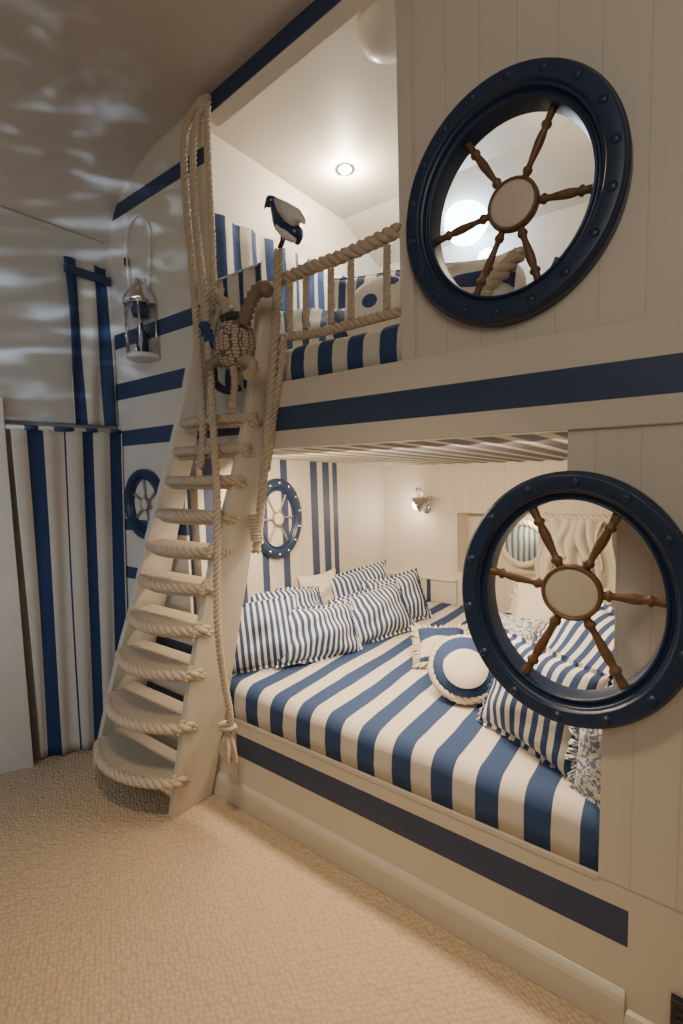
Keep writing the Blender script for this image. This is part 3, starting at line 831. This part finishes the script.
MB().lathe([(0, 1.99), (.03, 1.995), (.036, 2.02), (.03, 2.043), (0, 2.044)], lc, (0, 0, 1), 18).build('collar', M['navyglaze'], ln)
MB().box((-1.945, -.03, 1.95), (-1.925, 0, 1.975)).build('bracket', M['chrome'], ln, bevel=.002)

# ------------------------------------------------------------------ bird ornament on the post
bp = at_y(285, 221, -.035)
bd = thing('bird_ornament', 'glazed navy and white seabird figurine perched on top of the rope post', 'ornament', at_y(279, 247, -.035))
def bpt(px, py, d=-.035): return at_y(px, py, d)
spine = [(267, 207), (270, 201), (275, 204), (278, 213), (283, 222), (290, 229), (296, 236), (298, 244)]
rad = [.007, .016, .017, .022, .033, .035, .026, .006]
m = MB(); m.tube(smooth_path([bpt(*p) for p in spine], 5), [float(np.interp(i / 35 * 7, range(8), rad)) for i in range(36)], 16); m.build('body', M['navyglaze'], bd)
for s_ in (-.033, .033):
    w = [(273, 198), (280, 199), (289, 203), (298, 208), (304, 216), (304, 224), (299, 222), (292, 226), (284, 221), (277, 211)]
    m = MB(); pts = [bpt(x, y, -.035 + s_) for x, y in w]
    c = sum(pts, V(0, 0, 0)) / len(pts); n = len(pts)
    m.add(pts + [c + V(0, -.014 if s_ < 0 else .014, 0)] + [p + V(0, .008 if s_ < 0 else -.008, 0) for p in pts], [(i, (i + 1) % n, n) for i in range(n)] + [(i, (i + 1) % n, (i + 1) % n + n + 1, i + n + 1) for i in range(n)] + [tuple(range(n + 1, 2 * n + 1))])
    m.build('wing', M['pearl'], bd)
m = MB(); m.tube([bpt(269, 203), bpt(266, 205), bpt(264, 209)], [.008, .006, .001], 8); m.build('beak', M['plastic'], bd)
for s_ in (-.02, .02):
    MB().ball(bpt(271, 200, -.035 + s_ * .8), .0035, 6).build('eye', M['pearl'], bd)
m = MB(); m.tube(smooth_path([bpt(276, 216, -.05), bpt(280, 228, -.055), bpt(288, 236, -.055), bpt(296, 241, -.045)], 5), [.006 + .008 * math.sin(PI * i / 15) for i in range(16)], 10); m.build('belly', M['pearl'], bd)
for px in (282, 287):
    MB().tube([bpt(px, 230), bpt((px + 279) / 2 + .8, 241), bpt(279.5 + (px - 284) * .5, 248)], .004, 8).build('leg', M['plastic'], bd)

# ------------------------------------------------------------------ woven crab on the top tread
cy = -.10
cr = thing('woven_crab', 'woven wicker crab with coiled cord claws raised, standing on the top tread', 'ornament', at_y(233, 407, cy))
def cp(px, py, d=0): return at_y(px, py, cy + d)
c0 = cp(235, 345); m = MB(); m.ball((0, 0, 0), 1, 18)
for i, v in enumerate(m.v): m.v[i] = c0 + V(v.x * .078, v.y * .062, v.z * .085)
sh = m.build('shell', M['woven'], cr)
m = MB(); 
for k in range(7):
    rr = .074 * math.cos(k * .21); zz = -.075 + k * .004
m.lathe([(0, .06), (.030, .062), (.046, .075), (.05, .085), (.04, .095), (.02, .10), (0, .101)], c0 + V(.006, 0, 0), (0, 0, 1), 24); m.build('head', M['charcoal'], cr)
for s_ in (-1, 1): MB().ball(c0 + V(.006 + s_ * .02, -.03, .108), .009, 8).build('eye', M['pearl'], cr)
def limb(name, pts, r_, mat):
    path = smooth_path([cp(*p) for p in pts], 8); path, L = resample(path, r_ * .5)
    rad = [r_ * (1 + .2 * math.cos(i * PI)) for i in range(len(path))]
    rad = [q * (1 - .15 * i / len(path)) for i, q in enumerate(rad)]
    return MB().tube(path, rad, 12).build(name, mat, cr)
M['cord'] = rope_mat('grey_cord', (.27, .23, .19))
M['cord2'] = rope_mat('pale_cord', (.56, .46, .35))
limb('claw', [(244, 322, -.02), (249, 306, -.03), (255, 294, -.035), (263, 287, -.04), (267, 291, -.05)], .021, M['cord'])
limb('claw', [(230, 324, -.02), (227, 312, -.03), (223, 301, -.035), (219, 299, -.04)], .018, M['cord2'])
limb('leg', [(220, 345, -.01), (211, 340, -.02), (206, 330, -.03), (204, 322, -.035)], .021, M['navyfab'])
limb('leg', [(222, 362, -.01), (213, 362, -.03), (209, 372, -.04), (211, 385, -.04)], .019, M['cord'])
limb('leg', [(246, 360, -.01), (252, 364, -.03), (252, 374, -.04), (244, 374, -.05)], .018, M['cord2'])
limb('tail', [(234, 368, -.02), (235, 380, -.03), (234, 394, -.03), (232, 404, -.03)], .013, M['cord2'])
limb('pouch', [(214, 382, .02), (222, 389, .01), (232, 391, .0), (240, 388, .01)], .012, M['charcoal'])
MB().ball(cp(232, 405, -.03), .017, 10, (1.1, 1, .75)).build('foot', M['cord2'], cr)

# ------------------------------------------------------------------ lamps
def downlight(p, label):
    t = thing('downlight', label, 'downlight', p, 'downlights in the upper bunk ceiling')
    MB().lathe([(.030, .006), (.032, -.002), (.045, -.004), (.048, .0), (.048, .006)], p, (0, 0, 1), 28).build('bezel', M['chrome'], t)
    MB().lathe([(0, .001), (.030, .001), (.030, .006)], p, (0, 0, 1), 24).build('lens', M['lamp'], t)
d1 = at_z(345, 170, 2.766); d2 = at_z(314, 204, 2.766); d2.x = XE + .07; d2.y = d1.y + .25
downlight(d1, 'bright recessed downlight in the middle of the upper bunk ceiling')
dome = at_z(388, 24, 2.77)
o = MB().lathe([(0, -.085), (.05, -.08), (.085, -.055), (.10, -.02), (.10, 0), (0, 0)], dome, (0, 0, 1), 32).build('ceiling_dome', M['white']); rebase(o)
tag(o, 'white ceiling dome at the top right corner of the upper bunk opening', 'ceiling fitting')

wl = at_y(424, 503, YB)
lm = thing('wall_lamp', 'small chrome swing-arm reading lamp on the panelled back wall', 'wall lamp', (wl.x, YB, wl.z - .06))
MB().lathe([(0, 0), (.032, 0), (.034, .006), (.03, .014), (.012, .02), (0, .02)], V(wl.x + .02, YB, wl.z - .035), (0, -1, 0), 20).build('wall_plate', M['chrome'], lm)
ap = smooth_path([V(wl.x + .02, YB - .02, wl.z - .035), V(wl.x + .03, YB - .06, wl.z - .02), V(wl.x + .02, YB - .09, wl.z + .03), V(wl.x + .0, YB - .10, wl.z + .095), V(wl.x + .03, YB - .10, wl.z + .085), V(wl.x + .045, YB - .10, wl.z + .045)], 6)
MB().tube(ap, .006, 8).build('arm', M['chrome'], lm)
hd = V(wl.x + .055, YB - .10, wl.z + .02); ax = V(-.80, -.30, -.45).normalized()
MB().lathe([(0, -.055), (.012, -.055), (.016, -.045), (.018, -.02), (.022, -.012), (.03, .0), (.052, .045), (.056, .055), (.052, .055), (.028, .006), (0, 0)], hd, ax, 24).build('shade', M['chrome'], lm)
MB().ball(hd + ax * .05, .030, 8).build('bulb', M['bulb'], lm)

# glowing globes added to stand in for the glare in the glazed porthole
for (px, py, y, r_, lab) in ((466, 222, YB - .14, .115, 'large glowing cool white globe standing in for the glare in the upper porthole'), (487, 258, YB - .13, .048, 'small glowing cool white globe standing in for glare below the large one')):
    p = at_y(px, py, y)
    t = thing('glare_globe', lab, 'glare globe', (p.x, YB, p.z - r_), 'globes standing in for glare behind the upper porthole')
    MB().ball(p, r_, 12).build('globe', M['coolglare'], t)
    MB().tube([p, V(p.x, YB, p.z)], .012, 10).build('arm', M['chrome'], t)  # invented mount for the glare globe
    MB().lathe([(0, 0), (.03, 0), (.03, .012), (0, .014)], V(p.x, YB, p.z), (0, -1, 0), 20).build('wall_plate', M['chrome'], t)

# ------------------------------------------------------------------ niche things
mp_ = at_y(520, 545, YB + .04)
mr = thing('round_mirror', 'round rope-framed mirror with blue streaked face in the back niche', 'mirror', (mp_.x, YB + .10, mp_.z - .15))
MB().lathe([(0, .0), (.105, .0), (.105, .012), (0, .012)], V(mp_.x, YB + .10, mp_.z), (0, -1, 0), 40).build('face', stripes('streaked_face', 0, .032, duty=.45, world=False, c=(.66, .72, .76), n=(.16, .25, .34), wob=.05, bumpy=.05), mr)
MB().rope([V(mp_.x + math.cos(a) * .118, YB + .095, mp_.z + math.sin(a) * .122) for a in np.linspace(0, 2 * PI, 40)], .020, smooth=False).build('rope_frame', M['rope_white'], mr)
MB().box((mp_.x - .02, YB + .10, mp_.z - .02), (mp_.x + .02, YB + .17, mp_.z + .02)).build('wall_fixing', M['wood'], mr)
# macrame
mc = thing('macrame_hanging', 'cream knotted macrame hanging with long tassels in the niche behind the wheel', 'wall hanging', (-.62, 1.42, .75))
bar = [at_y(548, 517, 1.40), at_y(606, 519, 1.40)]
MB().rope([bar[0] + V(-.02, 0, .01), bar[0], bar[0].lerp(bar[1], .5), bar[1], bar[1] + V(.03, 0, 0)], .020).build('rope_bar', M['rope_white'], mc)
for k in range(5):
    x0 = bar[0].lerp(bar[1], k / 4 * .96 + .02); L = (.34, .20, .42, .30, .46)[k]
    m = MB(); m.grid(lambda u_, v_: V(x0.x + (u_ - .5) * .12 * (1 - .4 * v_) + .02 * math.sin(v_ * 6 + k), 1.40 + .025 * math.sin(u_ * 7 + k) - .02 * v_, x0.z - L * v_), 10, 16)
    m.build('swag', M['creamfab'], mc, solid=.01)
for k in range(3):
    a = at_y(500 + 24 * k, 575 + 2 * k, YB + .03); m = MB()
    m.rope([a, a + V(.03, -.01, -.025), a + V(.075, 0, -.005)], .012)
    m.build('rope_loop', M['rope_white'], mc)
    m = MB()
    for q in range(6): m.rope([a + V(.004 * q, 0, 0), a + V(.006 * q - .01, -.012 * (q % 2), -.10), a + V(.010 * q - .02, 0, -.19 + .02 * k)], .0055, n=5)
    m.build('tassel', M['rope_white'], mc)
# dark floor vent low on the panel
vt = thing('floor_vent', 'small dark vent grille low on the panel at the right edge', 'vent', (.03, -.01, .02))
MB().box((-.022, -.018, .03), (.11, -.0, .158)).build('plate', M['plastic'], vt, bevel=.003)
for k in range(5): MB().box((-.012, -.022, .05 + .02 * k), (.10, -.017, .058 + .02 * k)).build('slat', M['charcoal'], vt)

# ------------------------------------------------------------------ lights
def lamp(typ, name, loc, e, c, size=.1, tgt=None, **kw):
    l = bpy.data.lights.new(name, typ); l.energy = e; l.color = c
    if typ == 'AREA': l.size = size
    elif typ in ('POINT', 'SPOT'): l.shadow_soft_size = size
    for k, v in kw.items(): setattr(l, k, v)
    o = bpy.data.objects.new(name, l); col.objects.link(o); o.location = loc
    if tgt is not None: o.rotation_euler = (Vector(tgt) - Vector(loc)).to_track_quat('-Z', 'Y').to_euler()
    return o
WARM = (1, .80, .56)
lamp('POINT', 'upper_downlight_lamp', d1 + V(0, 0, -.06), 13, (1, .82, .60), .04)
lamp('POINT', 'upper_fill_lamp', V(-.45, .9, 2.55), 3.5, (1, .84, .62), .08)
lamp('AREA', 'lower_bunk_fill', V(-.95, .20, 1.375), 20, (1, .75, .49), .1, V(-.95, .7, .4), shape='RECTANGLE', size_y=.1)  # unseen area light added for the lower bunk's general warm light
bpy.data.lights['lower_bunk_fill'].size = 1.2
lamp('POINT', 'reading_lamp', hd + ax * .085, 1.6, (1, .84, .62), .03)
lamp('POINT', 'niche_lamp', V(-.75, YB + .05, 1.04), 1.0, (1, .80, .52), .03)
lamp('SPOT', 'room_lamp', V(-.60, -.95, 2.60), 82, (1, .76, .50), .10, V(-.72, -.62, 0), spot_size=math.radians(74), spot_blend=1.0)
lamp('AREA', 'room_fill_lamp', V(.3, -1.9, 2.4), 9, (1, .91, .80), 1.2, V(-.8, -.2, 1.2))
lamp('AREA', 'window_fill', V(-1.2, -2.8, 1.5), 3.5, (.62, .78, 1), .6, V(-2.5, -.9, 1.1), spread=math.radians(70))  # unseen cool fill added for the door and curtain
# cool daylight spot lamp; added noise gobo in its strength dapples the cove
g = lamp('SPOT', 'daylight', V(-.2, -2.6, 1.0), 440, (.55, .72, 1), .012, V(-2.18, -.62, 2.28), spot_size=math.radians(34), spot_blend=.8)
L = g.data; L.use_nodes = True; nt = L.node_tree; em = nt.nodes['Emission']
def N(typ, **kw):
    n = nt.nodes.new(typ)
    for k, v in kw.items(): setattr(n, k, v)
    return n
def MA(op, a, b_):
    n = N('ShaderNodeMath', operation=op)
    for i, v in enumerate((a, b_)):
        if isinstance(v, (int, float)): n.inputs[i].default_value = v
        else: nt.links.new(v, n.inputs[i])
    return n.outputs[0]
tc = N('ShaderNodeTexCoord'); mpg = N('ShaderNodeMapping'); mpg.inputs['Scale'].default_value = (15, 58, 1); mpg.inputs['Rotation'].default_value = (0, 0, .22)
nt.links.new(tc.outputs['Normal'], mpg.inputs[0])
nz = N('ShaderNodeTexNoise'); nz.inputs['Scale'].default_value = 1.0; nz.inputs['Detail'].default_value = 3; nz.inputs['Distortion'].default_value = .6
nt.links.new(mpg.outputs[0], nz.inputs['Vector'])
mr_ = N('ShaderNodeMapRange'); mr_.interpolation_type = 'SMOOTHSTEP'
nt.links.new(nz.outputs['Fac'], mr_.inputs[0])
for i, v in zip((1, 2, 3, 4), (.50, .80, .03, 1.0)): mr_.inputs[i].default_value = v
nt.links.new(mr_.outputs[0], em.inputs['Strength'])
w = bpy.data.worlds.new('world'); S.world = w; w.use_nodes = True
w.node_tree.nodes['Background'].inputs[0].default_value = (.10, .10, .12, 1)
w.node_tree.nodes['Background'].inputs[1].default_value = .3
S.view_settings.view_transform = 'AgX'
S.view_settings.look = 'None'
S.view_settings.exposure = .5
